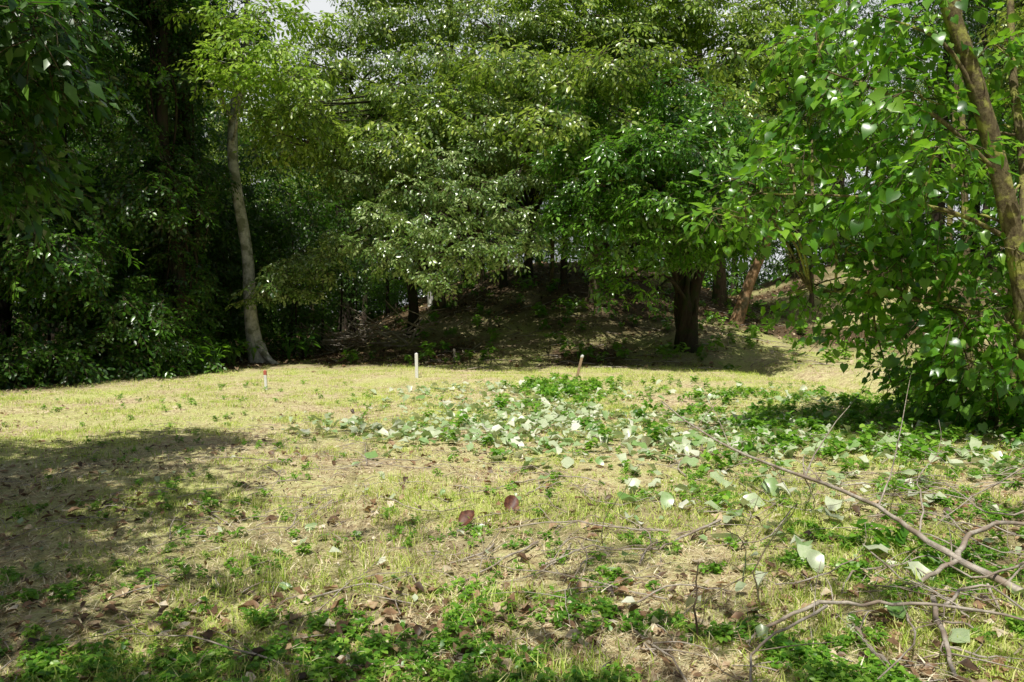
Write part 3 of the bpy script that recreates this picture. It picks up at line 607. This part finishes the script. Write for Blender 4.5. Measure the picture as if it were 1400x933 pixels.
# ---------------------------------------------------------------- stakes
def paint(name,c,r=.6):
    m,nt,out=newmat(name); n=nt.nodes.new('ShaderNodeTexNoise'); n.inputs['Scale'].default_value=30; n.inputs['Detail'].default_value=6
    rr=ramp(nt,[tuple(v*.6 for v in c),c],[.35,.6]); nt.links.new(n.outputs[0],rr.inputs[0]); p=nt.nodes.new('ShaderNodeBsdfPrincipled'); nt.links.new(rr.outputs[0],p.inputs['Base Color']); p.inputs['Roughness'].default_value=r; nt.links.new(p.outputs[0],out.inputs[0]); return m
M_w=paint('white_paint',(.8,.8,.78)); M_r=paint('red_paint',(.5,.13,.09)); M_wood=paint('raw_wood',(.4,.28,.17)); M_g=paint('grey_wood',(.25,.22,.18))
def stake(name,px,py,h,w,lean,mat,top=None,ht=.12):
    q=P(px,py); mb=MB(); wx,wy=w/2,w*.35
    def box(z0,z1,s,m,point=False):
        L0=np.array([lean*z0,0,z0]);L1=np.array([lean*z1,0,z1]); bv=.25
        ring=[(-1,-1+bv),(-1+bv,-1),(1-bv,-1),(1,-1+bv),(1,1-bv),(1-bv,1),(-1+bv,1),(-1,1-bv)]
        A=[L0+[a*wx*s,b*wy*s,0] for a,b in ring]+[L1+[a*wx*s,b*wy*s,0] for a,b in ring]
        Fc=[(i,(i+1)%8,8+(i+1)%8,8+i) for i in range(8)]; 
        if point: A+= [L1+np.array([0,0,w*.35])]; Fc+=[(8+i,8+(i+1)%8,16) for i in range(8)]
        else: Fc+=[tuple(range(8,16))]
        mb.add(np.array(A)+q,Fc,m)
    if top: box(-.1,h-ht,1,0); box(h-ht,h,1.12,1,True)
    else: box(-.1,h,1,0,True)
    obj(name,mb.mesh(name,[mat,top or mat],False))
stake('survey_stake',570,517,.58,.075,-.02,M_w)
stake('survey_stake',364,533,.38,.055,-.06,M_w,M_r,.08)
stake('wooden_stake',787,523,.6,.06,.25,M_wood,M_w,.04)
stake('wooden_stake',621,497,.42,.07,0,M_g)

# ---------------------------------------------------------------- light, sky, camera
w=bpy.data.worlds.new('World'); scene.world=w; w.use_nodes=True; nt=w.node_tree
bg=nt.nodes['Background']; sky=nt.nodes.new('ShaderNodeTexSky'); sky.sky_type='NISHITA'; sky.sun_disc=False
sd=Vector(SUN).normalized(); el=math.asin(sd.z); az=math.atan2(sd.x,sd.y)
sky.sun_elevation=el; sky.sun_rotation=az; sky.dust_density=4; sky.air_density=1.2
# invented cloud glow behind the forest, added to whiten canopy gaps and backlight leaves
tc=nt.nodes.new('ShaderNodeTexCoord'); cn=nt.nodes.new('ShaderNodeTexNoise'); cn.inputs['Scale'].default_value=2.2; cn.inputs['Detail'].default_value=7
nt.links.new(tc.outputs['Generated'],cn.inputs[0]); cr=ramp(nt,[(0,0,0),(1,1,1)],[.3,.5]); nt.links.new(cn.outputs[0],cr.inputs[0])
sp=nt.nodes.new('ShaderNodeSeparateXYZ'); nt.links.new(tc.outputs['Generated'],sp.inputs[0])
mr=ramp(nt,[(0,0,0),(1,1,1)],[.75,.88]); nt.links.new(sp.outputs[1],mr.inputs[0])
cf=math_node(nt,'MULTIPLY',cr.outputs[0],mr.outputs[0])
mx=nt.nodes.new('ShaderNodeMix'); mx.data_type='RGBA'; nt.links.new(cf,mx.inputs[0]); nt.links.new(sky.outputs[0],mx.inputs[6]); mx.inputs[7].default_value=(14,14.4,14.6,1)
nt.links.new(mx.outputs[2],bg.inputs[0]); bg.inputs[1].default_value=.06
sl=bpy.data.lights.new('sun','SUN'); sl.energy=5; sl.angle=math.radians(.5); sl.color=(1,.97,.88)
so=obj('sun',sl); so.rotation_euler=sd.to_track_quat('Z','Y').to_euler(); so.location=(0,0,30)
cam=bpy.data.cameras.new('camera'); cam.lens=28; cam.sensor_width=36; cam.clip_end=2000; cam.clip_start=.05
co=obj('camera',cam); co.location=(0,0,CZ); co.rotation_euler=(math.radians(90)-TILT,0,0); scene.camera=co
scene.view_settings.view_transform='Standard'; scene.view_settings.look='None'; scene.view_settings.exposure=0
print('instances',TOT)
